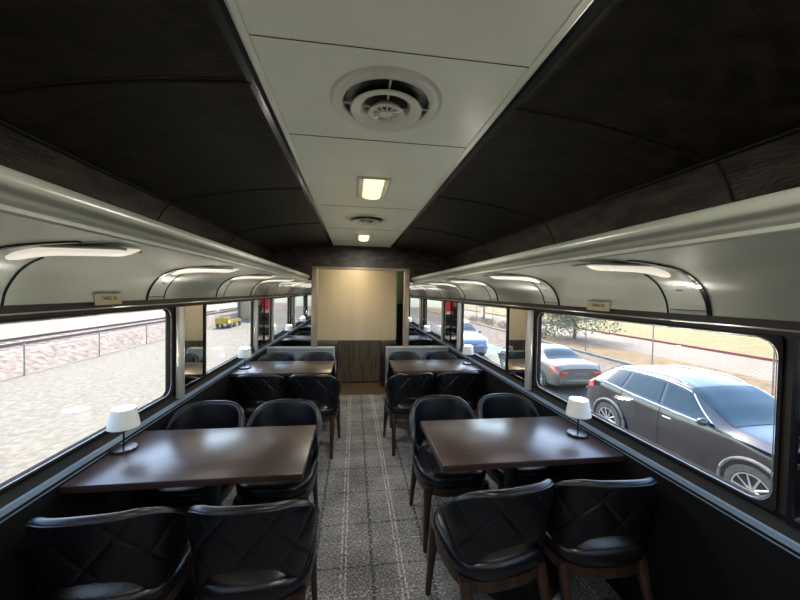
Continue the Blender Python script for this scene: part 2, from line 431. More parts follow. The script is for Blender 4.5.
# overhead racks (cornice + underside + cove)
def rack(s, nm):
    t = thing('luggage_rack', 'long pale green overhead rack running the length of the %s wall' % nm, 'rack', (s*1.3, (Y0+YE)/2, 1.5), 0, 'overhead racks')
    off = Vector((-s*1.3, -(Y0+YE)/2, -1.5))
    def fin(name, bm, m, sm=False):
        bmesh.ops.translate(bm, verts=bm.verts, vec=off); return finish(name, bm, m, t, smooth=sm)
    under = smooth_poly([(.79, 1.738), (.90, 1.737), (1.02, 1.730), (1.14, 1.716), (1.225, 1.694), (1.298, 1.645), (1.343, 1.575), (1.357, 1.516)], 5)
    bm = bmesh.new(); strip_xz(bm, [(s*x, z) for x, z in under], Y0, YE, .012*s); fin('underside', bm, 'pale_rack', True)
    cor = [(.79, 1.737), (.782, 1.727), (.768, 1.726), (.762, 1.731), (.764, 1.738), (.770, 1.743)] + smooth_poly([(.770, 1.743), (.760, 1.751), (.754, 1.760), (.745, 1.767)], 3)[1:] + smooth_poly([(.745, 1.767), (.736, 1.776), (.736, 1.792), (.748, 1.808), (.77, 1.813)], 4)[1:] + [(1.38, 1.812), (1.38, 1.80), (.79, 1.80)]
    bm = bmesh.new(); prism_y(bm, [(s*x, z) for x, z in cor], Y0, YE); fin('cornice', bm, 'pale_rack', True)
    u2 = [(x, z-.001) for x, z in under]
    for k in range(-3, 4):
        y = 1.19 + 1.025*k
        if Y0 < y < YE-.02:
            bm = bmesh.new(); prof = [(s*x, z) for x, z in under[8:]]
            strip_xz(bm, prof, y-.008, y+.008, -.006*s); fin('cove_rib', bm, 'gloss_black')
            bm = bmesh.new(); strip_xz(bm, [(s*x, z) for x, z in under[6:]], y+.012, y+.018, -.004*s); fin('cove_rib', bm, 'pale_rack')
        y += .185
        if Y0 < y < YE-.02:
            bm = bmesh.new(); strip_xz(bm, [(s*x, z) for x, z in under[20:]], y-.003, y+.004, -.004*s); fin('cove_seam', bm, 'gloss_black')
            # narrow hatch line at the foot
            bm = bmesh.new(); box(bm, s*1.343, s*1.350, y-.17, y-.02, 1.532, 1.536); fin('hatch_seam', bm, 'seam')
            bm = bmesh.new(); box(bm, s*1.300, s*1.306, y-.11, y-.085, 1.617, 1.622); fin('hatch_latch', bm, 'black')
    return t
RL = rack(-1, 'left'); RR = rack(1, 'right')

def rack_lamp(s, y, label):
    t = thing('rack_lamp', label, 'light', (s*1.085, y, 1.712), 0, 'strip lamps under the overhead racks')
    bm = bmesh.new(); P = []
    n = 14
    for i in range(n+1):
        f = i/n; x = -.225 + .45*f
        z0 = .012 - .006*f - .035*max(0, f-.5)**2*4
        taper = math.sin(min(1, min(f, 1-f)*7)*PI/2)
        ring = []
        for k in range(9):
            a = PI*k/8
            ring.append((s*x, .040*math.cos(a)*max(.25, taper), z0 - .026*math.sin(a)*max(.15, taper)))
        P.append(ring)
    grid(bm, P, closev=True, capu=True); finish('lamp_lens', bm, 'rack_lens', t, smooth=True)
    bm = bmesh.new(); box(bm, -.245, .20, -.060, .060, .004, .012, .002); finish('lamp_housing', bm, 'pale_rack', t)
    lamp_light(t, 'AREA', (0, 0, -.05), P_RACK, .40, (1., .96, .90), .07)
    return t
LN = ['nearest', 'second', 'third', 'farthest']
for s, nm in ((-1, 'left'), (1, 'right')):
    for i in (-2, -1): rack_lamp(s, 1.295 + 1.025*i, '%s added unseen strip lamp behind the camera under the %s overhead rack' % ('first' if i == -1 else 'second', nm))  # unseen repeats of the rack lamps, added to brighten the interior
    for i in range(4):
        rack_lamp(s, 1.295 + 1.025*i, '%s of the strip lamps under the %s overhead rack' % (LN[i] if i != 3 else 'farthest and last', nm))

# plaques
def plaque(s, y, label):
    t = thing('table_plaque', label, 'sign', (s*1.344, y, 1.527), 0, 'small table plaques above the windows')
    bm = bmesh.new(); box(bm, -.003, .003, -.092, .092, -.027, .027, .001)
    o = finish('plate', bm, 'plaque', t); o.rotation_euler = (0, s*.10, 0)
    c = bpy.data.curves.new('plaque_text', 'FONT'); c.body = 'TABLE 10' ; c.size = .026; c.extrude = .0004; c.align_x = 'CENTER'; c.align_y = 'CENTER'
    tmp = bpy.data.objects.new('lettering_curve', c); COL.objects.link(tmp)
    me = bpy.data.meshes.new_from_object(tmp.evaluated_get(bpy.context.evaluated_depsgraph_get())); bpy.data.objects.remove(tmp)
    me.materials.clear(); me.materials.append(M['ink'])
    to = bpy.data.objects.new('lettering', me); COL.objects.link(to); to.parent = t
    # text faces -s x
    xa = Vector((0, -s, 0)); zaxis = Vector((-s, 0, 0)); yaxis = zaxis.cross(xa)
    m = Matrix((xa, yaxis, zaxis)).transposed().to_4x4(); m.translation = Vector((-s*.0048, 0, .005)); to.matrix_local = m
    return t
plaque(-1, 1.88, 'small tan table plaque above the nearest left window')
plaque(1, 1.815, 'small pale table plaque above the nearest right window')

# ceiling vents
def vent(y, label):
    t = thing('ceiling_vent', label, 'vent', (-.005, y, ZC-.006), 0, 'round ceiling vents')
    bm = bmesh.new(); lathe(bm, [(.150, .001), (.144, -.003), (.154, -.013), (.172, -.015), (.186, -.010), (.194, 0)], 48, cap=False); finish('outer_ring', bm, 'vent', t, smooth='all')
    bm = bmesh.new(); lathe(bm, [(.160, .001), (.160, -.0015), (.10, -.002), (0.001, -.002)], 48, cap=False); finish('throat', bm, 'black', t, smooth='all')
    bm = bmesh.new(); lathe(bm, [(.080, -.004), (.095, -.010), (.114, -.019), (.123, -.025), (.125, -.029), (.119, -.032), (.102, -.030), (.086, -.020), (.076, -.010), (.074, -.004)], 48, cap=False); finish('middle_cone', bm, 'vent', t, smooth='all')
    bm = bmesh.new(); lathe(bm, [(.040, -.012), (.052, -.022), (.063, -.034), (.065, -.039), (.059, -.042), (.047, -.038), (.036, -.026), (.032, -.012)], 40, cap=False); finish('inner_cone', bm, 'vent_in', t, smooth='all')
    bm = bmesh.new(); lathe(bm, [(.001, -.028), (.020, -.030), (.023, -.036), (.021, -.041), (.001, -.043)], 24, cap=False); finish('hub', bm, 'vent_in', t, smooth='all')
    for k in range(12):
        a = 2*PI*k/12; bm = bmesh.new()
        tube(bm, [(.022*math.cos(a), .022*math.sin(a), -.036), (.050*math.cos(a), .050*math.sin(a), -.036)], .0035, 6); finish('spoke', bm, 'vent_in', t)
    for k in range(4):
        a = PI/2*k + PI/2; bm = bmesh.new()
        tube(bm, [(.055*math.cos(a), .055*math.sin(a), -.016), (.15*math.cos(a), .15*math.sin(a), -.008)], .004, 6); finish('bracket', bm, 'vent_in', t)
vent(1.175, 'large round slotted vent in the pale ceiling panel closest to camera')
vent(3.04, 'smaller looking farther round vent between the two warm ceiling lights')

def ceiling_lamp(y, label):
    t = thing('ceiling_lamp', label, 'light', (0, y, ZC-.006), 0, 'warm ceiling lights')
    bm = bmesh.new(); box(bm, -.10, .10, -.20, .20, -.006, .0, .002); finish('base_plate', bm, 'vent', t)
    bm = bmesh.new()
    for a, b in (((-.088, -.19), (-.088, .19)), ((.088, -.19), (.088, .19)), ((-.088, -.19), (.088, -.19)), ((-.088, .19), (.088, .19))):
        tube(bm, [(*a, -.007), (*b, -.007)], .0045, 6)
    finish('moulding', bm, 'alu', t)
    bm = bmesh.new(); P = []
    for i in range(9):
        f = i/8; y_ = -.19 + .38*f; e = math.sin(min(1, min(f, 1-f)*5)*PI/2)
        P.append([(.060*math.cos(PI*k/10), y_, -.006 - .034*(.35+.65*e)*math.sin(PI*k/10)**.6) for k in range(11)])
    grid(bm, P, closev=True, capu=True); finish('lens', bm, 'warm_lens', t, smooth=True)
    lamp_light(t, 'AREA', (0, 0, -.045), P_CEIL, .14, (1., .95, .84), .32)
ceiling_lamp(.21, 'unseen warm ceiling light added above the camera as fill')  # this and the next are unseen repeats added as interior fill
ceiling_lamp(-1.71, 'unseen warm ceiling light added behind the camera as fill')
ceiling_lamp(2.13, 'nearer warm glowing rectangular light in the centre ceiling panel')
ceiling_lamp(4.05, 'farther warm glowing rectangular light just before the end partition')

# ---------------------------------------------------------------- end partition
ew = bmesh.new()
box(ew, -1.44, 1.44, YE, YE+.06, 1.93, 2.27)
for s in (-1, 1): box(ew, s*.70, s*1.44, YE, YE+.06, 1.60, 1.93)
end = struct(finish('wall_end', ew, 'dark2'))
for s, nm in ((-1, 'left'), (1, 'right')):
    bm = bmesh.new(); box(bm, s*.625, s*.705, YE-.012, YE+.06, .78, 1.93, .004); finish('opening_post', bm, 'tan', end, smooth=True)
bm = bmesh.new(); box(bm, -.705, .705, YE-.014, YE+.06, 1.90, 1.935, .004); finish('opening_head', bm, 'tan', end, smooth=True)
for s, nm in ((-1, 'left'), (1, 'right')):
    t = thing('partition_mirror', 'tall mirror on the end partition above the half wall, %s of the cream panel' % nm, 'mirror', (s*1.03, YE, .782), 0, 'end partition mirrors')
    boxo('mirror_glass', 'mirror', -.322, .322, -.006, .0, 0, .955, t)
    bm = bmesh.new(); box(bm, -.322, .322, -.010, .0, -.001, .010); finish('bottom_trim', bm, 'alu', t)
    # half wall
    t = thing('half_wall', 'grey laminate half wall under the %s end mirror' % nm, 'partition', (s*.84, YE, 0), 0, 'half walls at the end')
    bm = bmesh.new(); box(bm, -.46, .466, -.05, .06, 0, .762); finish('panel', bm, 'halfwall', t)
    bm = bmesh.new(); box(bm, -.466, .466, -.060, .068, .762, .780, .004); finish('cap', bm, 'halftrim', t, smooth=True)
    bm = bmesh.new(); box(bm, -s*.468, -s*.450, -.060, .068, 0, .775, .003); finish('end_trim', bm, 'halftrim', t, smooth=True)

# vestibule and bulkhead
bh = bmesh.new(); box(bh, -1.36, .63, YB, YB+.05, .74, 2.15)
bulk = struct(finish('wall_bulkhead', bh, 'cream'))
boxo('metal_panel', 'brushed', -1.36, .63, YB-.008, YB+.05, 0, .74, bulk)
boxo('glass_edge', mat('pale_green_glass_edge', (.38, .50, .33), .25, nscale=5), .615, .64, YB-.02, YB+.05, .74, 2.1, bulk)
boxo('skirting', 'black', -1.36, .63, YB-.014, YB-.008, 0, .02, bulk)
for a, b in ((-1.3, -.36), (.36, .62)):
    bm = bmesh.new(); box(bm, a, b, YB-.30, YB-.022, 0, .735, .01)
    o = finish('low_cabinet', bm, 'black', None, smooth=True)
    tag(o, 'low black cabinet behind the %s half wall under the cream panel' % ('left' if a < 0 else 'right'), 'cabinet')
bm = bmesh.new(); box(bm, -1.36, 1.36, YE+.06, Y1, 2.10, 2.16); struct(finish('ceiling', bm, 'pale'))
bm = bmesh.new(); box(bm, -1.44, 1.44, Y1-.05, Y1, 0, 2.5); struct(finish('wall_corridor', bm, 'olive'))
bm = bmesh.new()
for s in (-1, 1): box(bm, s*1.34, s*1.36, YE+.06, Y1, .80, 2.12)
struct(finish('wall_vestibule', bm, 'olive'))
bm = bmesh.new(); box(bm, .66, 1.34, 6.9, 6.94, 0, 1.35); o = finish('dark_opening_panel', bm, 'black'); o.name = 'opening_panel'; struct(o)  # black panel standing in for the dark corridor opening
t = thing('vestibule_lamp', 'small warm light in the vestibule ceiling behind the end partition', 'light', (-.1, 5.35, 2.10))
bm = bmesh.new(); lathe(bm, [(.12, 0), (.12, -.015), (.09, -.035), (.001, -.045)], 24); finish('lens', bm, emit_mat('vestibule_lens', (1., .84, .58), 24.), t, smooth='all')
bm = bmesh.new(); lathe(bm, [(.14, 0), (.14, -.01), (.12, -.012)], 24); finish('ring', bm, 'vent', t, smooth=True)
t = thing('corridor_lamp', 'small bright light beyond the opening at the right of the cream panel', 'light', (.95, 6.7, 2.06))
bm = bmesh.new(); box(bm, -.10, .10, -.06, .06, 0, .04, .01); finish('lens', bm, emit_mat('corridor_lens', (1., .95, .75), 6.), t, smooth=True)

# rear end wall behind camera
bm = bmesh.new(); box(bm, -1.44, 1.44, Y0-.05, Y0, 0, 2.5); struct(finish('wall_rear', bm, 'dark2'))

# ---------------------------------------------------------------- chairs
def mono(xs, ys, x):
    if x <= xs[0]: return ys[0]
    if x >= xs[-1]: return ys[-1]
    for i in range(len(xs)-1):
        if x <= xs[i+1]: break
    def sl(j):
        if j <= 0 or j >= len(xs)-1: return 0 if len(xs) < 3 else ((ys[min(j+1, len(xs)-1)]-ys[max(j-1, 0)])/(xs[min(j+1, len(xs)-1)]-xs[max(j-1, 0)]))
        a = (ys[j]-ys[j-1])/(xs[j]-xs[j-1]); b = (ys[j+1]-ys[j])/(xs[j+1]-xs[j])
        return 0 if a*b <= 0 else 2*a*b/(a+b)
    h = xs[i+1]-xs[i]; t = (x-xs[i])/h; m0, m1 = sl(i)*h, sl(i+1)*h
    return (2*t**3-3*t*t+1)*ys[i] + (t**3-2*t*t+t)*m0 + (-2*t**3+3*t*t)*ys[i+1] + (t**3-t*t)*m1

def sgnpow(v, e): return math.copysign(abs(v)**e, v)
def chair(label):
    t = thing('dining_chair', label, 'chair', (0, 0, 0), 0, 'black leather tub chairs')
    # local: faces +y; back at -y
    # ---- shell
    A, B, n = .252, .232, 2.6
    PH = math.radians(96); nu = 120
    P = []
    th0 = .036
    def ztop(p): return mono([-1, 0, 30, 50, 65, 80, 90, 96], [.812, .812, .804, .776, .735, .672, .622, .585], abs(math.degrees(p)))
    def zbot(p): return mono([-1, 0, 20, 40, 55, 70, 85, 96], [.555, .555, .535, .465, .428, .450, .525, .588], abs(math.degrees(p)))
    def base(p, h, inset):
        # outward surface point at polar angle p (0=rear), h 0..1 height fraction from .43 to .80
        c, s = math.cos(p), math.sin(p)
        x = A*sgnpow(s, 2/n); y = -B*sgnpow(c, 2/n)
        fl = .90 + .12*math.sin(min(1, h)*PI/2)
        nx, ny = x/(A*A), y/(B*B); L = math.hypot(nx, ny) or 1
        x *= fl; y = y*fl - .035*h*max(0, c)
        return x - nx/L*inset, y - ny/L*inset
    fine = [-PH + 2*PH*i/2000 for i in range(2001)]; cum = [0.]
    for i in range(2000):
        a_, b_ = base(fine[i], .5, 0), base(fine[i+1], .5, 0); cum.append(cum[-1] + math.dist(a_, b_))
    ps = []; ss = []; q_ = 0
    for i in range(nu+1):
        tgt = cum[-1]*i/nu
        while q_ < 2000 and cum[q_] < tgt: q_ += 1
        ps.append(fine[q_]); ss.append(tgt - cum[-1]/2)
    for i in range(nu+1):
        p = ps[i]
        zb, zt = zbot(p), ztop(p)
        th = th0*(1 if abs(p) < PH*.85 else max(.25, 1 - (abs(p)-PH*.85)/(PH*.15)*.75))
        zt = max(zt, zb+.012)
        loop = []
        nv = 44
        hh = zt-zb; r = min(th/2, hh/2.2)
        arc = ss[i]
        for k in range(nv+1):           # outer going up
            z = zb + r + (hh-2*r)*k/nv
            h = (z-.43)/.37
            # diamond quilting grooves
            per = .190; a1 = (arc + (z-.43)*.85 + .03)/per; a2 = (arc - (z-.43)*.85 - .03)/per
            d1 = abs(a1 - round(a1))*per*.72; d2 = abs(a2 - round(a2))*per*.72
            d = min(d1, d2)
            gv = .0075*math.exp(-(d/.0045)**2) - .0045*min(1, (d/.06))
            edge = min(1, min(z-zb-r, zt-r-z)/.03 + .001) if hh > .1 else 0
            x, y = base(p, h, gv*max(0, edge)); loop.append((x, y, z))
        for k in range(1, 7):           # round top
            a = PI*k/7; z = zt - r + r*math.sin(a); x, y = base(p, (zt-r-.43)/.37, th/2 - th/2*math.cos(a)); loop.append((x, y, z))
        for k in range(11):
            z = zt - r - (hh-2*r)*k/10; x, y = base(p, (z-.43)/.37, th); loop.append((x, y, z))
        for k in range(1, 5):
            a = PI*k/5; z = zb + r - r*math.sin(a); x, y = base(p, (zb+r-.43)/.37, th/2 + th/2*math.cos(a)); loop.append((x, y, z))
        P.append(loop)
    bm = bmesh.new(); grid(bm, P, closev=True, capu=True); back = finish('backrest', bm, 'leather', t, smooth='all')
    # piping on the top edge
    bm = bmesh.new(); pts = []
    for i in range(4, nu-3, 2):
        p = ps[i]; zt = ztop(p)
        x, y = base(p, (zt-.43)/.37, .001); pts.append((x, y, zt-.016 if abs(p) < PH*.9 else zt-.012))
    tube(bm, pts, .0035, 6); finish('piping', bm, 'leather', back, smooth='all')
    # ---- seat cushion
    bm = bmesh.new(); P = []
    prof = [(.001, .388), (.90, .388), (.965, .395), (.995, .412), (1.0, .430), (.985, .450), (.94, .463), (.86, .471), (.6, .478), (.3, .481), (.001, .482)]
    def sup(a, k, ax=.232, bf=.262, bb=.205, nn=3.0):
        c, s = math.cos(a), math.sin(a)
        return ax*k*sgnpow(c, 2/nn), (bf if s > 0 else bb)*k*sgnpow(s, 2/nn)
    for k, z in prof:
        P.append([(*sup(2*PI*i/56, k), z) for i in range(56)])
    grid(bm, P, closev=True, capu=True); finish('seat', bm, 'leather_seat', t, smooth='all')
    # ---- apron
    bm = bmesh.new(); P = []
    for k, z in ((.80, .330), (.90, .330), (.94, .338), (.955, .388), (.80, .388)):
        P.append([(*sup(2*PI*i/48, k), z) for i in range(48)])
    grid(bm, P, closev=True, closeu=True); finish('seat_frame', bm, 'walnut', t, smooth=True)
    # ---- legs
    for sx, sy in ((-1, 1), (1, 1), (-1, -1), (1, -1)):
        top = Vector((sx*.185, .195 if sy > 0 else -.135, .385))
        bot = Vector((sx*(.205 if sy > 0 else .20), .225 if sy > 0 else -.225, 0))
        bm = bmesh.new(); P = []
        for f, w in ((0, .027), (.12, .026), (.3, .0215), (.65, .017), (1, .0135)):
            c = top.lerp(bot, f) + Vector((0, (sy < 0)*(-.012)*math.sin(f*PI), 0)); ring = []
            for a in range(12):
                an = 2*PI*a/12; ring.append((c.x + w*sgnpow(math.cos(an), .7), c.y + w*sgnpow(math.sin(an), .7), c.z))
            P.append(ring)
        grid(bm, P, closev=True, capu=True); finish('leg', bm, 'walnut', t, smooth=True)
    return t

side_n = {-1: 'left', 1: 'right'}
spots = []
for s in (-1, 1):
    S = side_n[s]
    aisle, wall = (.465, .93)
    ra = -.17 if s > 0 else .05
    spots += [(.54 if s > 0 else -.492, 1.495, math.radians(9) if s > 0 else math.radians(-1), 'nearest aisle-side black chair on the %s of the aisle, quilted back to the camera' % S),
              (1.045 if s > 0 else -1.02, 1.495, math.radians(-3) if s > 0 else math.radians(3), 'nearest black chair against the %s wall, quilted back to the camera' % S),
              ((.545 if s > 0 else -.56), 2.20, PI + math.radians(2*s), 'aisle-side chair behind the nearest %s table, facing the camera' % S),
              ((1.045 if s > 0 else -1.06), 2.205, PI, 'window-side chair behind the nearest %s table, facing the camera' % S),
              (s*.47, 3.42, math.radians(6*s), 'aisle-side chair in front of the far %s table, quilted back to the camera' % S),
              (s*.98, 3.44, 0, 'window-side chair in front of the far %s table, quilted back to the camera' % S),
              (s*.55, 4.07, PI, 'aisle-side chair backed up to the %s half wall behind the far table' % S),
              (s*1.02, 4.07, PI, 'window-side chair backed up to the %s half wall behind the far table' % S)]
proto = None
for x, y, rz, lab in spots:
    if proto is None:
        proto = chair(lab); proto.location = (x, y, 0); proto.rotation_euler = (0, 0, rz)
    else: dup(proto, (x, y, 0), rz, lab)

# ---------------------------------------------------------------- tables
def table(s, y0, y1, label):
    cy = (y0+y1)/2; cx = s*.815
    t = thing('dining_table', label, 'table', (cx, cy, 0), 0, 'walnut dining tables')
    bm = bmesh.new(); box(bm, -.49 + .003, .488, y0-cy, y1-cy, .728, .76, .003, 2); finish('tabletop', bm, 'tabletop', t, smooth=True)
    bm = bmesh.new(); box(bm, -.30, .30, -.035, .035, .708, .728); box(bm, -.04, .04, -.2, .2, .712, .728); finish('support_bracket', bm, 'base_black', t)
    bm = bmesh.new(); lathe(bm, [(.038, .012), (.038, .715)], 24); finish('pedestal', bm, 'base_black', t, smooth=True)
    bm = bmesh.new(); lathe(bm, [(.27, .0), (.275, .006), (.26, .014), (.06, .022), (.04, .05)], 48); finish('base', bm, 'base_black', t, smooth=True)
for s in (-1, 1):
    table(s, 1.535, 2.095, 'dark walnut table beside the nearest %s window' % side_n[s])
    table(s, 3.44, 4.02, 'dark walnut table beside the second %s window near the end partition' % side_n[s])

    table(s, -.72, -.16, 'dark walnut table behind the camera on the %s side' % side_n[s])

def table_lamp(x, y, label):
    t = thing('table_lamp', label, 'lamp', (x, y, .76), 0, 'white shaded table lamps')
    bm = bmesh.new(); lathe(bm, [(.058, 0), (.060, .004), (.060, .009), (.056, .013), (.006, .015)], 40); finish('base', bm, 'lampmetal', t, smooth=True)
    bm = bmesh.new(); lathe(bm, [(.0045, .012), (.0045, .155)], 12); finish('stem', bm, 'lampmetal', t, smooth=True)
    bm = bmesh.new(); lathe(bm, [(.066, .119), (.068, .118), (.0685, .122), (.053, .214), (.048, .214)], 48, cap=False)
    lathe(bm, [(.066, .119), (.048, .214)], 48, cap=False); finish('shade', bm, 'shade', t, smooth=True)
    bm = bmesh.new(); lathe(bm, [(.001, .126), (.0615, .126), (.0615, .128), (.001, .128)], 32, cap=False); finish('light_blocker', bm, 'shade', t)  # opaque disc added to keep the bulb's light off the table
    lamp_light(t, 'POINT', (0, 0, .175), P_TABLE, .045, (1., .93, .82))  # bulb lit as added fill, sending light up to the ceiling
table_lamp(-1.235, -.44, 'unseen white shaded lamp added on the table behind the camera, left side')  # unseen pair of lamps added to brighten the ceiling near the camera
table_lamp(1.235, -.44, 'unseen white shaded lamp added on the table behind the camera, right side')
table_lamp(-1.262, 1.86, 'white shaded lamp on the nearest left table')
table_lamp(1.225, 1.80, 'white shaded lamp on the nearest right table')
table_lamp(-1.235, 3.68, 'white shaded lamp on the far left table')
table_lamp(1.235, 3.76, 'white shaded lamp on the far right table')

# ---------------------------------------------------------------- photographer (seen in the corner mirrors)
def person():
    t = thing('person', 'person in a red shirt and dark trousers standing in the aisle, mirrored far right', 'person', (-.107, -.42, 0))
    joints = [(0, 0, .95, .15, .11), (0, 0, 1.12, .14, .10), (0, 0, 1.30, .165, .115), (0, 0, 1.43, .12, .08), (0, .01, 1.49, .055, .055), (0, .03, 1.56, .06, .07), (0, .04, 1.63, .078, .095), (0, .03, 1.70, .07, .085),
              (.19, 0, 1.41, .06, .06), (.25, .03, 1.16, .045, .045), (.16, .24, 1.33, .035, .035), (.10, .32, 1.46, .025, .03),
              (-.19, 0, 1.41, .06, .06), (-.25, .03, 1.16, .045, .045), (-.16, .24, 1.33, .035, .035), (-.10, .32, 1.46, .025, .03),
              (.10, 0, .85, .09, .09), (.11, .01, .48, .058, .06), (.12, -.01, .10, .04, .045), (.13, .10, .05, .035, .03),
              (-.10, 0, .85, .09, .09), (-.11, .01, .48, .058, .06), (-.12, -.01, .10, .04, .045), (-.13, .10, .05, .035, .03)]
    ed = [(0, 1), (1, 2), (2, 3), (3, 4), (4, 5), (5, 6), (6, 7), (2, 8), (8, 9), (9, 10), (10, 11), (2, 12), (12, 13), (13, 14), (14, 15), (0, 16), (16, 17), (17, 18), (18, 19), (0, 20), (20, 21), (21, 22), (22, 23)]
    # hands: five fingers each
    J = [list(j) for j in joints]; E_ = list(ed)
    for s, w in ((1, 11), (-1, 15)):
        for k in range(5):
            i = len(J); bx = J[w][0] + s*(.02 - .012*k); L = (.045, .07, .078, .072, .055)[k]
            J.append([bx + (s*.02 if k == 0 else 0), .34, 1.49 + .004*k, .009, .009])
            J.append([bx - s*.005 + (s*.02 if k == 0 else 0), .36, 1.49 + L*.6, .009, .009])
            J.append([bx - s*.015, .35, 1.49 + L, .0075, .0075])
            E_ += [(w, i), (i, i+1), (i+1, i+2)]
    def skinned(name, sel, m, grow=0., sub=2):
        idx = {}; vs = []; rad = []
        for a, b in E_:
            if a in sel and b in sel:
                for q in (a, b):
                    if q not in idx: idx[q] = len(vs); vs.append(J[q][:3]); rad.append((J[q][3]+grow, J[q][4]+grow))
        es = [(idx[a], idx[b]) for a, b in E_ if a in sel and b in sel]
        me = bpy.data.meshes.new(name); me.from_pydata(vs, es, [])
        o = bpy.data.objects.new(name, me); COL.objects.link(o)
        sk = o.modifiers.new('s', 'SKIN'); sk.use_smooth_shade = True
        if not me.skin_vertices: 
            bmm = bmesh.new(); bmm.from_mesh(me); bmm.verts.layers.skin.verify(); bmm.to_mesh(me); bmm.free()
        for q, r in enumerate(rad):
            sv = me.skin_vertices[0].data[q]; sv.radius = r; sv.use_root = (q == 0)
        sb = o.modifiers.new('b', 'SUBSURF'); sb.levels = sub; sb.render_levels = sub
        dg = bpy.context.evaluated_depsgraph_get(); ev = o.evaluated_get(dg); m2 = bpy.data.meshes.new_from_object(ev)
        bpy.data.objects.remove(o)
        m2.materials.clear(); m2.materials.append(M[m]); m2.polygons.foreach_set('use_smooth', [True]*len(m2.polygons))
        o = bpy.data.objects.new(name, m2); COL.objects.link(o); o.parent = t
        return o
    skinned('body', set(range(len(J))), 'skin')
    skinned('shirt', {0, 1, 2, 3, 8, 9, 12, 13}, 'redshirt', .014)
    skinned('trousers', {0, 16, 17, 18, 20, 21, 22}, 'navy', .013)
    for s in (-1, 1):
        bm = bmesh.new(); bmesh.ops.create_uvsphere(bm, u_segments=16, v_segments=10, radius=1, matrix=Matrix.Translation((s*.125, .05, .045)) @ Matrix.Diagonal((.05, .13, .045, 1)))
        finish('shoe', bm, 'shoe', t, smooth='all')
    bm = bmesh.new(); bmesh.ops.create_uvsphere(bm, u_segments=20, v_segments=14, radius=1, matrix=Matrix.Translation((0, .005, 1.685)) @ Matrix.Diagonal((.092, .105, .085, 1)))
    finish('hair', bm, 'hair', t, smooth='all')
    bm = bmesh.new()
    for s in (-1, 1): bmesh.ops.create_uvsphere(bm, u_segments=8, v_segments=6, radius=.011, matrix=Matrix.Translation((s*.032, .125, 1.645)))
    finish('eyes', bm, 'shoe', t, smooth='all')
    bm = bmesh.new(); bmesh.ops.create_cone(bm, segments=8, radius1=.014, radius2=.004, depth=.035, cap_ends=True, matrix=Matrix.Translation((0, .135, 1.615)) @ Matrix.Rotation(.5, 4, 'X')); finish('nose', bm, 'skin', t, smooth='all')
person()

# ================================================================ OUTSIDE
def ground(name, m, x0, x1, y0, y1, z, th=.3):
    bm = bmesh.new(); box(bm, x0, x1, y0, y1, z-th, z); return struct(finish(name, bm, m))
ground('gravel_lot', 'gravel', -11.9, 3.2, -60, 220, G)
ground('asphalt_lot', 'asphalt', 3.2, 8.6, -60, 220, G+.002)
ground('gravel_strip', 'brown_gravel', 8.6, 12.42, -60, 220, G+.01)
ground('grass_verge', 'drygrass', 12.56, 15.8, -60, 220, G+.04)
ground('road', 'road', 15.8, 20.9, -60, 220, G+.02)
ground('grass_field', 'yellowgrass', 21.1, 220, -60, 220, G+.06)
bm = bmesh.new(); box(bm, 12.40, 12.58, -30, 120, G-.1, G+.13, .02); struct(finish('curb', bm, 'curb'))
bm = bmesh.new(); box(bm, 20.88, 21.12, -30, 120, G-.1, G+.16, .02); struct(finish('curb', bm, 'redcurb'))
for x0, x1 in ((7.15, 7.35), (7.6, 8.5)):
    bm = bmesh.new(); box(bm, x0, x1, 14.6, 24, G+.001, G+.008)
    tag(finish('painted_stripe', bm, 'greenpaint'), 'green painted stripe on the asphalt, %s' % ('thin one nearer the train' if x0 < 7.4 else 'broad one nearer the gravel bank'), 'road marking')
# left embankment with track
bm = bmesh.new(); prism_y(bm, [(-11.9, G-.2), (-11.9, G), (-13.1, G+.62), (-17.2, G+.62), (-18.6, G+.1), (-18.6, G-.2)], -60, 220); struct(finish('ballast_bank', bm, 'ballast'))
ground('far_lot', 'gravel', -240, -18.4, -60, 220, G)
t = thing('railway_track', 'railway track on the ballast bank beyond the left fence', 'track', (-14.9, 40, G+.62))
for dx in (-.72, .72):
    bm = bmesh.new(); prism_y(bm, [(dx-.07, 0), (dx-.02, .02), (dx-.02, .11), (dx-.036, .12), (dx-.036, .15), (dx+.036, .15), (dx+.036, .12), (dx+.02, .11), (dx+.02, .02), (dx+.07, 0)], -80, 120); finish('rail', bm, 'rail', t)
bm = bmesh.new()
for k in range(150): box(bm, -1.2, 1.2, -40+k*.6, -40+k*.6+.22, -.05, .02)
finish('sleepers', bm, 'tie', t)['kind'] = 'stuff'

def fence(x, y0, y1, step, h, label, pitch, zb=G, top=True):
    t = thing('chain_link_fence', label, 'fence', (x, y0, zb))
    y = 0
    while y <= y1-y0:
        bm = bmesh.new(); lathe(bm, [(.024, 0), (.024, h+.03), (.001, h+.05)], 10, c=(0, y, 0)); finish('fence_post', bm, 'galv', t, smooth=True); y += step
    bm = bmesh.new()
    if top: tube(bm, [(0, 0, h), (0, y1-y0, h)], .02, 6)
    tube(bm, [(0, 0, .04), (0, y1-y0, .04)], .008, 4); finish('rail', bm, 'galv', t)
    bm = bmesh.new(); L = y1-y0; w = .002
    k = -int(h/pitch)
    while k*pitch < L:
        for d in (1, -1):
            ya_ = k*pitch; a = (0, ya_ if d > 0 else ya_+h, 0); b = (0, ya_+h if d > 0 else ya_, h)
            va = [bm.verts.new((sx, a[1]+sy, a[2])) for sx, sy in ((-w, 0), (w, -w), (w, w))]
            vb = [bm.verts.new((sx, b[1]+sy, b[2])) for sx, sy in ((-w, 0), (w, -w), (w, w))]
            for q in range(3): bm.faces.new((va[q], va[(q+1) % 3], vb[(q+1) % 3], vb[q]))
        k += 1
    o = finish('chain_mesh', bm, 'galv', t)
    return t
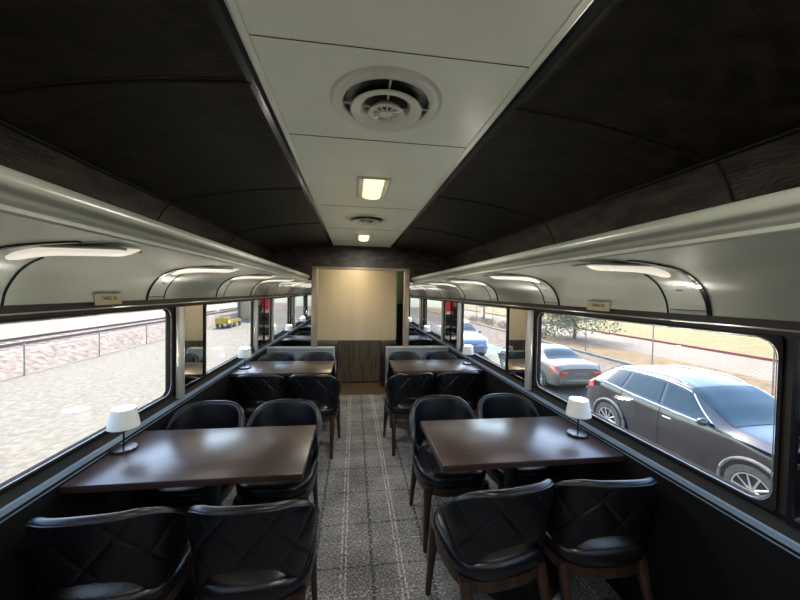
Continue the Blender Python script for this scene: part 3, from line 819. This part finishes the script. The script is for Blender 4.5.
fence(-11.6, 6.4, 35, 3.5, 1.22, 'low chain link fence with posts in front of the pink ballast bank', .11)
fence(12.75, 4.35, 40, 4.2, 2.3, 'tall chain link fence with thin posts along the concrete curb on the right', .11, zb=G+.04)

# ---------------------------------------------------------------- vehicles
def vehicle(name, label, loc, rz, st, wheels, wr, paint, glass, wind, rearg, hw, wellx, tail, head, clad=None):
    T = thing(name, label, 'car', loc, rz)
    ys = [s[0] for s in st]
    def par(y): return [mono(ys, [s[k] for s in st], y) for k in range(1, 9)]
    def S(y, t):
        zl, ws, wm, wb, zb, wt, zt, zc = par(y)
        P = [(0, zl), (ws*.85, zl), (ws, zl+.10), (wm, (zl+zb)*.52), (wb, zb), (wt, zt), (wt*.6, zc-(zc-zt)*.25), (0, zc)]
        i = min(6, int(t)); f = t-i
        p0, p1, p2 = P[max(i-1, 0)], P[i], P[i+1]; p3 = P[i+2] if i+2 <= 7 else (-P[6][0], P[6][1])
        tn = .32
        if i == 4: 
            m0 = [(p2[k]-p1[k]) for k in (0, 1)]; m1 = m0
        else:
            m0 = [tn*(p2[k]-p0[k]) for k in (0, 1)]; m1 = [tn*(p3[k]-p1[k]) for k in (0, 1)]
        r = [(2*f**3-3*f*f+1)*p1[k] + (f**3-2*f*f+f)*m0[k] + (-2*f**3+3*f*f)*p2[k] + (f**3-f*f)*m1[k] for k in (0, 1)]
        return r
    N = 90; y0, y1 = ys[0], ys[-1]
    tt = [k/8 for k in range(0, 57)]
    P = []
    for i in range(N+1):
        y = y0 + (y1-y0)*i/N
        right = [(S(y, t)[0], y, S(y, t)[1]) for t in tt]
        left = [(-x, yy, z) for x, yy, z in reversed(right[1:-1])]
        P.append(right+left)
    bm = bmesh.new(); grid(bm, P, closev=True, capu=True); finish('body', bm, paint, T, smooth=True)
    def patch(nm, m, s, a0, b0, a1, b1, t0, t1, off=.008, full=False, nu=14, nv=10):
        """a: y range at t0 (a0..a1), at t1 (b0..b1)"""
        bm = bmesh.new(); rows = []
        for sgn in ((1,) if not full else (1,)):
            for i in range(nu+1):
                f = i/nu; row = []
                tl = [t0+(t1-t0)*k/nv for k in range(nv+1)]
                seq = [(1, t) for t in tl] + ([(-1, t) for t in reversed(tl[:-1])] if full else [])
                for sg, t in seq:
                    g = (t-t0)/(t1-t0); y = (a0+(b0-a0)*g)*(1-f) + (a1+(b1-a1)*g)*f
                    p = S(y, t); e = .02
                    pa, pb = S(y, min(7, t+.05)), S(y, t-.05); ty = S(y+e, t)
                    u = Vector((pa[0]-pb[0], 0, pa[1]-pb[1])); v = Vector((ty[0]-p[0], e, ty[1]-p[1]))
                    n = v.cross(u)
                    if n.length == 0: n = Vector((1, 0, 0))
                    n.normalize()
                    if n.x*p[0] + n.z*(p[1]-.7) < 0: n = -n
                    q = Vector((p[0], y, p[1])) + n*off
                    row.append((q.x*sg*(s if not full else 1), q.y, q.z))
                rows.append(row)
        grid(bm, rows); return finish(nm, bm, m, T, smooth='all')
    for s in (-1, 1):
        for g in glass: patch('side_window', 'carglass', s, *g, 4.12, 4.86)
        g0, g1 = glass[0], glass[-1]
        for tval, ya_, yb_, nm in ((4.03, g0[0]-.04, g1[2]+.06, 'belt_trim'), (4.95, g0[1]-.02, g1[3]+.02, 'window_trim')):
            bm = bmesh.new(); tube(bm, [(s*(S(y, tval)[0]+.01), y, S(y, tval)[1]) for y in [ya_+(yb_-ya_)*k/24 for k in range(25)]], .011, 6); finish(nm, bm, 'chrome', T, smooth=True)
        bm = bmesh.new()
        tube(bm, [(s*(S(g0[0]-.08+(g0[1]-g0[0])*k/8*1.05, 4.05+.9*k/8)[0]+.012), g0[0]-.08+(g0[1]-g0[0])*k/8*1.05, S(g0[0]-.08+(g0[1]-g0[0])*k/8*1.05, 4.05+.9*k/8)[1]) for k in range(9)], .010, 6)
        finish('pillar_trim', bm, 'chrome', T, smooth=True)
        for g in glass[:2]:
            bm = bmesh.new(); y = g[2]+.03
            tube(bm, [(s*(S(y, 2.2+1.8*k/10)[0]), y, S(y, 2.2+1.8*k/10)[1]) for k in range(11)], .006, 5); finish('door_seam', bm, 'wheel_well', T)
            h = S(g[2]-.15, 3.65); bm = bmesh.new(); box(bm, s*(h[0]-.005), s*(h[0]+.03), g[2]-.24, g[2]-.06, h[1]-.014, h[1]+.014, .01); finish('door_handle', bm, 'chrome', T, smooth=True)
        bm = bmesh.new(); m = S(g0[0]+.12, 4.1)
        bmesh.ops.create_uvsphere(bm, u_segments=16, v_segments=10, radius=1, matrix=Matrix.Translation((s*(m[0]+.13), g0[0]+.10, m[1]+.06)) @ Matrix.Diagonal((.11, .065, .07, 1)))
        box(bm, s*(m[0]-.02), s*(m[0]+.08), g0[0]+.08, g0[0]+.13, m[1]-.01, m[1]+.04); finish('wing_mirror', bm, paint, T, smooth='all')
        patch('tail_light', 'redlens', s, *tail); patch('head_light', 'whitelens', s, *head)
        for wy in wheels:
            xo = S(wy, 2.8)[0]
            bm = bmesh.new(); lathe(bm, [(.001, -.02), (wr+.045, -.02), (wr+.05, .012), (wr+.045, .016), (.001, .016)], 40, c=(s*xo, wy, wr+.01), axis='x', cap=False) if s > 0 else lathe(bm, [(.001, .02), (wr+.045, .02), (wr+.05, -.012), (wr+.045, -.016), (.001, -.016)], 40, c=(s*xo, wy, wr+.01), axis='x', cap=False)
            # keep only the part above the sill
            for v in list(bm.verts):
                if v.co.z < .12: v.co.z = .12
            finish('wheel_arch', bm, 'wheel_well', T, smooth=True)
            bm = bmesh.new(); pts = [(s*(xo+.012), wy+(wr+.065)*math.cos(a), wr+.01+(wr+.065)*math.sin(a)) for a in [PI*(-.12+1.24*k/24) for k in range(25)]]
            tube(bm, pts, .028 if clad else .014, 6); finish('arch_lip', bm, clad or paint, T, smooth=True)
            wx = xo - .19
            wheel = None
            bm = bmesh.new(); lathe(bm, [(wr*.66, s*.20), (wr*.72, s*.225), (wr*.93, s*.225), (wr, s*.19), (wr, s*.02), (wr*.9, 0)], 40, c=(s*wx, wy, wr), axis='x', cap=False)
            wheel = finish('wheel', bm, 'tyre', T, smooth=True)
            bm = bmesh.new(); lathe(bm, [(wr*.70, s*.205), (wr*.68, s*.222), (wr*.63, s*.222), (wr*.60, s*.17), (wr*.58, s*.12)], 40, c=(s*wx, wy, wr), axis='x', cap=False)
            lathe(bm, [(.001, s*.215), (.05, s*.212), (.065, s*.19), (.07, s*.15)], 24, c=(s*wx, wy, wr), axis='x', cap=False)
            for k in range(10):
                a = 2*PI*k/10
                tube(bm, [(s*(wx+.20), wy+.05*math.cos(a), wr+.05*math.sin(a)), (s*(wx+.212), wy+wr*.64*math.cos(a+.08), wr+wr*.64*math.sin(a+.08))], [.022, .016], 5)
            finish('rim', bm, 'rim', wheel, smooth=True)
            bm = bmesh.new(); lathe(bm, [(.001, s*.11), (wr*.6, s*.11)], 30, c=(s*wx, wy, wr), axis='x', cap=False); finish('brake_disc', bm, 'wheel_well', wheel)
    ye = ys[-1]; zl, ws_, wm_, wb_, zb_, wt_, zt_, zc_ = par(ye)
    for s in (-1, 1):
        bm = bmesh.new(); box(bm, s*(wb_-.30), s*(wb_-.01), ye-.06, ye+.012, zb_-.13, zb_-.02, .012); finish('rear_lamp', bm, 'redlens', T, smooth=True)
        if clad:
            bm = bmesh.new(); tube(bm, [(s*(S(-.1+1.6*k/16, 5.25)[0]), -.1+1.6*k/16, S(-.1+1.6*k/16, 5.25)[1]+.035*math.sin(PI*min(1, k/3, (16-k)/3)/2)) for k in range(17)], .014, 6); finish('roof_rail', bm, 'chrome', T, smooth=True)
    bm = bmesh.new(); box(bm, -.26, .26, ye-.02, ye+.014, zb_-.14, zb_-.03, .004); finish('plate_panel', bm, 'plastic', T)
    bm = bmesh.new(); box(bm, -wm_*.9, wm_*.9, ye-.10, ye+.05, zl+.02, zl+.16, .03); finish('rear_bumper', bm, clad or paint, T, smooth=True)
    patch('windscreen', 'carglass', 1, *wind, 5.0, 7, .008, True)
    patch('rear_window', 'carglass', 1, *rearg, 5.0, 7, .008, True)
    return T, S

suv_st = [(-2.42, .35, .55, .62, .60, .70, .50, .74, .76), (-2.28, .26, .80, .86, .82, .82, .68, .88, .91), (-1.95, .22, .90, .95, .90, .95, .74, 1.01, 1.04), (-1.40, .22, .92, .97, .92, 1.03, .76, 1.10, 1.13),
          (-1.02, .22, .92, .955, .91, 1.05, .78, 1.15, 1.18), (-.60, .22, .92, .955, .905, 1.07, .73, 1.36, 1.41), (-.18, .22, .92, .955, .90, 1.08, .68, 1.55, 1.61), (.35, .22, .92, .955, .90, 1.10, .66, 1.61, 1.68),
          (1.0, .22, .92, .955, .90, 1.14, .64, 1.59, 1.66), (1.55, .22, .92, .96, .90, 1.19, .61, 1.50, 1.58), (1.85, .24, .90, .94, .87, 1.17, .60, 1.37, 1.45), (2.10, .28, .84, .90, .83, 1.06, .64, 1.13, 1.17), (2.24, .38, .70, .80, .77, .90, .60, .96, .99)]
vehicle('suv', 'glossy black blue crossover with chrome window trim parked beside the nearest right window', (6.70, 5.47, G), 0, suv_st, (-1.385, 1.345), .375, 'suv',
        [(-.82, -.26, .12, .16), (.20, .24, 1.02, .98), (1.10, 1.06, 1.52, 1.42)], (-.98, -.98+.80, -.98+.001, -.98+.8) if False else (-1.0, -1.0, -.24, -.24), (1.66, 1.66, 2.04, 2.04), 0, 0,
        (1.86, 1.92, 2.16, 2.20, 3.55, 4.1), (-2.30, -2.30, -1.98, -1.90, 3.5, 4.1), clad='plastic')[0].scale = (1.03, 1.03, .985)
sed_st = [(-2.4, .30, .60, .66, .62, .60, .50, .63, .65), (-2.25, .22, .80, .85, .82, .70, .66, .75, .77), (-1.4, .20, .88, .92, .88, .84, .72, .89, .92), (-.90, .20, .88, .91, .88, .90, .76, .95, .98),
          (-.45, .20, .88, .91, .87, .92, .70, 1.16, 1.21), (0, .20, .88, .91, .87, .94, .64, 1.33, 1.39), (.45, .20, .88, .91, .87, .95, .62, 1.37, 1.43), (1.0, .20, .88, .91, .87, .97, .60, 1.31, 1.37), (1.65, .22, .88, .91, .86, .99, .68, 1.04, 1.08), (2.2, .26, .84, .89, .83, .97, .66, 1.0, 1.03), (2.4, .38, .70, .80, .77, .80, .60, .88, .90)]
vehicle('sedan', 'silver sedan with red tail lights parked beyond the black crossover', (7.10, 11.95, G), PI, sed_st, (-1.45, 1.40), .33, 'silver',
        [(-.70, -.12, .10, .14), (.18, .22, .95, .86)], (-.88, -.88, -.06, -.06), (1.0, 1.0, 1.58, 1.58), 0, 0, (2.0, 2.0, 2.37, 2.37, 3.45, 4.02), (-2.3, -2.3, -1.9, -1.9, 3.5, 4.0))[0].scale = (.94, .94, .94)
vehicle('pickup_suv', 'blue grey vehicle facing the camera seen through the second right window', (5.6, 17.85, G), 0, suv_st, (-1.40, 1.40), .37, 'greycar',
        [(-.82, -.26, .12, .16), (.20, .24, 1.02, .98), (1.10, 1.06, 1.52, 1.42)], (-1.0, -1.0, -.24, -.24), (1.66, 1.66, 2.04, 2.04), 0, 0,
        (1.86, 1.92, 2.16, 2.20, 3.55, 4.1), (-2.36, -2.36, -2.0, -1.95, 3.3, 4.1), clad='plastic')

# ---------------------------------------------------------------- vegetation
def foliage(bm, c, r, n, size, rng):
    for _ in range(n):
        while True:
            p = Vector((rng.uniform(-1, 1), rng.uniform(-1, 1), rng.uniform(-1, 1)))
            if p.length <= 1: break
        p = Vector(c) + Vector((p.x*r[0], p.y*r[1], p.z*r[2]))
        q = Matrix.Rotation(rng.uniform(0, 2*PI), 3, Vector((rng.uniform(-1, 1), rng.uniform(-1, 1), rng.uniform(-1, 1))).normalized())
        s = size*rng.uniform(.6, 1.3)
        vs = [bm.verts.new(p + q @ Vector(v)*s) for v in ((-1, 0, 0), (0, -.45, .1), (1, 0, 0), (0, .45, .1))]
        bm.faces.new(vs)
def tree(loc, h, cr, m, label, seed, blobs=14, size=.10, n=260, group='trees beyond the right fence', zc=.62):
    rng = random.Random(seed); t = thing('tree', label, 'tree', loc, 0, group)
    bm = bmesh.new(); tube(bm, [(0, 0, -.05), (.05, .03, h*.25), (-.03, .05, h*.5), (.05, 0, h*.75)], [.14, .11, .08, .04], 8)
    bl = bmesh.new()
    for k in range(blobs):
        a = rng.uniform(0, 2*PI); rr_ = cr*rng.uniform(.15, .85); z = h*rng.uniform(zc-.25, zc+.3)
        c = (rr_*math.cos(a), rr_*math.sin(a), z)
        tube(bm, [(0, 0, h*.35), (c[0]*.5, c[1]*.5, (h*.4+z)/2), c], [.05, .03, .012], 5)
        foliage(bl, c, (cr*.42, cr*.42, cr*.32), n, size, rng)
    finish('trunk', bm, 'bark', t, smooth=True); f = finish('foliage', bl, m, t, recalc=False); return t
tree((15.9, 22.3, G+.04), 3.9, 2.9, 'leaf', 'grey green tree behind the curb, beyond the silver sedan', 3, 30, .11, 170, zc=.44)
tree((15.2, 29.5, G+.04), 3.6, 1.5, 'leaf2', 'yellow green tree at the right of the second right window', 5, 12, .10, 200)
tree((16.5, 41, G+.04), 4.2, 1.8, 'leaf2', 'pale tree near the left of the second right window', 8, 12, .12, 180)
tree((23.5, 46, G+.06), 4.5, 2.2, 'leaf', 'distant tree across the road beyond the second right window', 9, 12, .12, 180)
rng = random.Random(4)
for k in range(7):
    bm = bmesh.new(); foliage(bm, (0, 0, .33), (.55, .8, .35), 260, .07, rng)
    o = finish('shrub', bm, 'shrub', None, recalc=False); o.location = (13.4 + .25*(k % 2), 22.5 + 2.3*k, G+.04)
    tag(o, 'low dark shrub in the row along the curb, seen in the second right window', 'shrub', 'dark shrubs along the curb')

# building and trailer on the left
t = thing('building', 'beige metal sided building at the far end of the left gravel lot', 'building', (-8.6, 44, G))
bm = bmesh.new(); box(bm, -3.6, 6.0, -6.5, 6.5, 0, 5.0)
for k in range(32): box(bm, -3.6+.3*k, -3.6+.3*k+.06, -6.54, -6.5, 0, 5.0)
finish('wall', bm, 'beigewall', t)
bm = bmesh.new(); box(bm, -3.8, 6.2, -6.8, 6.8, 5.0, 5.15); finish('roof', bm, 'brickred', t)
bm = bmesh.new(); box(bm, -3.74, -3.5, -6.62, -6.38, 0, 5.0); finish('corner_post', bm, 'rail', t)
bm = bmesh.new(); box(bm, -1.2, 0.2, -6.56, -6.5, 0, 2.4); finish('door', bm, 'brickred', t)
t = thing('yellow_trailer', 'low yellow trailer with black wheels by the fence in the second left window', 'trailer', (-10.6, 30, G))
bm = bmesh.new(); box(bm, -.5, .5, -1.6, 1.6, .35, .45, .02); box(bm, -.5, .5, -1.6, -1.5, .45, .9, .02); box(bm, -.5, -.45, -1.6, 1.6, .45, .75, .01); box(bm, .45, .5, -1.0, 1.2, .45, .65, .01); finish('frame', bm, 'yellow', t)
for sx in (-.5, .5):
    for sy in (-1.1, -.2, 1.1):
        bm = bmesh.new(); lathe(bm, [(.001, -.06), (.2, -.06), (.22, -.03), (.22, .03), (.2, .06), (.001, .06)], 20, c=(sx, sy, .22), axis='x', cap=False); finish('wheel', bm, 'tyre', t, smooth=True)

# ================================================================ LIGHT
wd = bpy.data.worlds.new('world'); SC.world = wd; wd.use_nodes = True
nt = wd.node_tree; bg = nt.nodes['Background']; sky = nt.nodes.new('ShaderNodeTexSky')
sky.sky_type = 'NISHITA'; sky.sun_disc = False; sky.sun_elevation = math.radians(52); sky.sun_rotation = math.radians(0); sky.air_density = 1.0; sky.dust_density = 1.5
nt.links.new(sky.outputs[0], bg.inputs[0]); bg.inputs[1].default_value = .45
sd = bpy.data.lights.new('sun', 'SUN'); sd.energy = 6.0; sd.angle = math.radians(.8); sd.color = (1., .90, .74)
so = bpy.data.objects.new('sun', sd); COL.objects.link(so)
d = Vector((-.10, -.60, -.79)).normalized(); so.rotation_euler = d.to_track_quat('-Z', 'Y').to_euler()

vs = SC.view_settings; vs.view_transform = 'Standard'; vs.look = 'None'; vs.gamma = 1; vs.exposure = 1.55; vs.use_curve_mapping = False
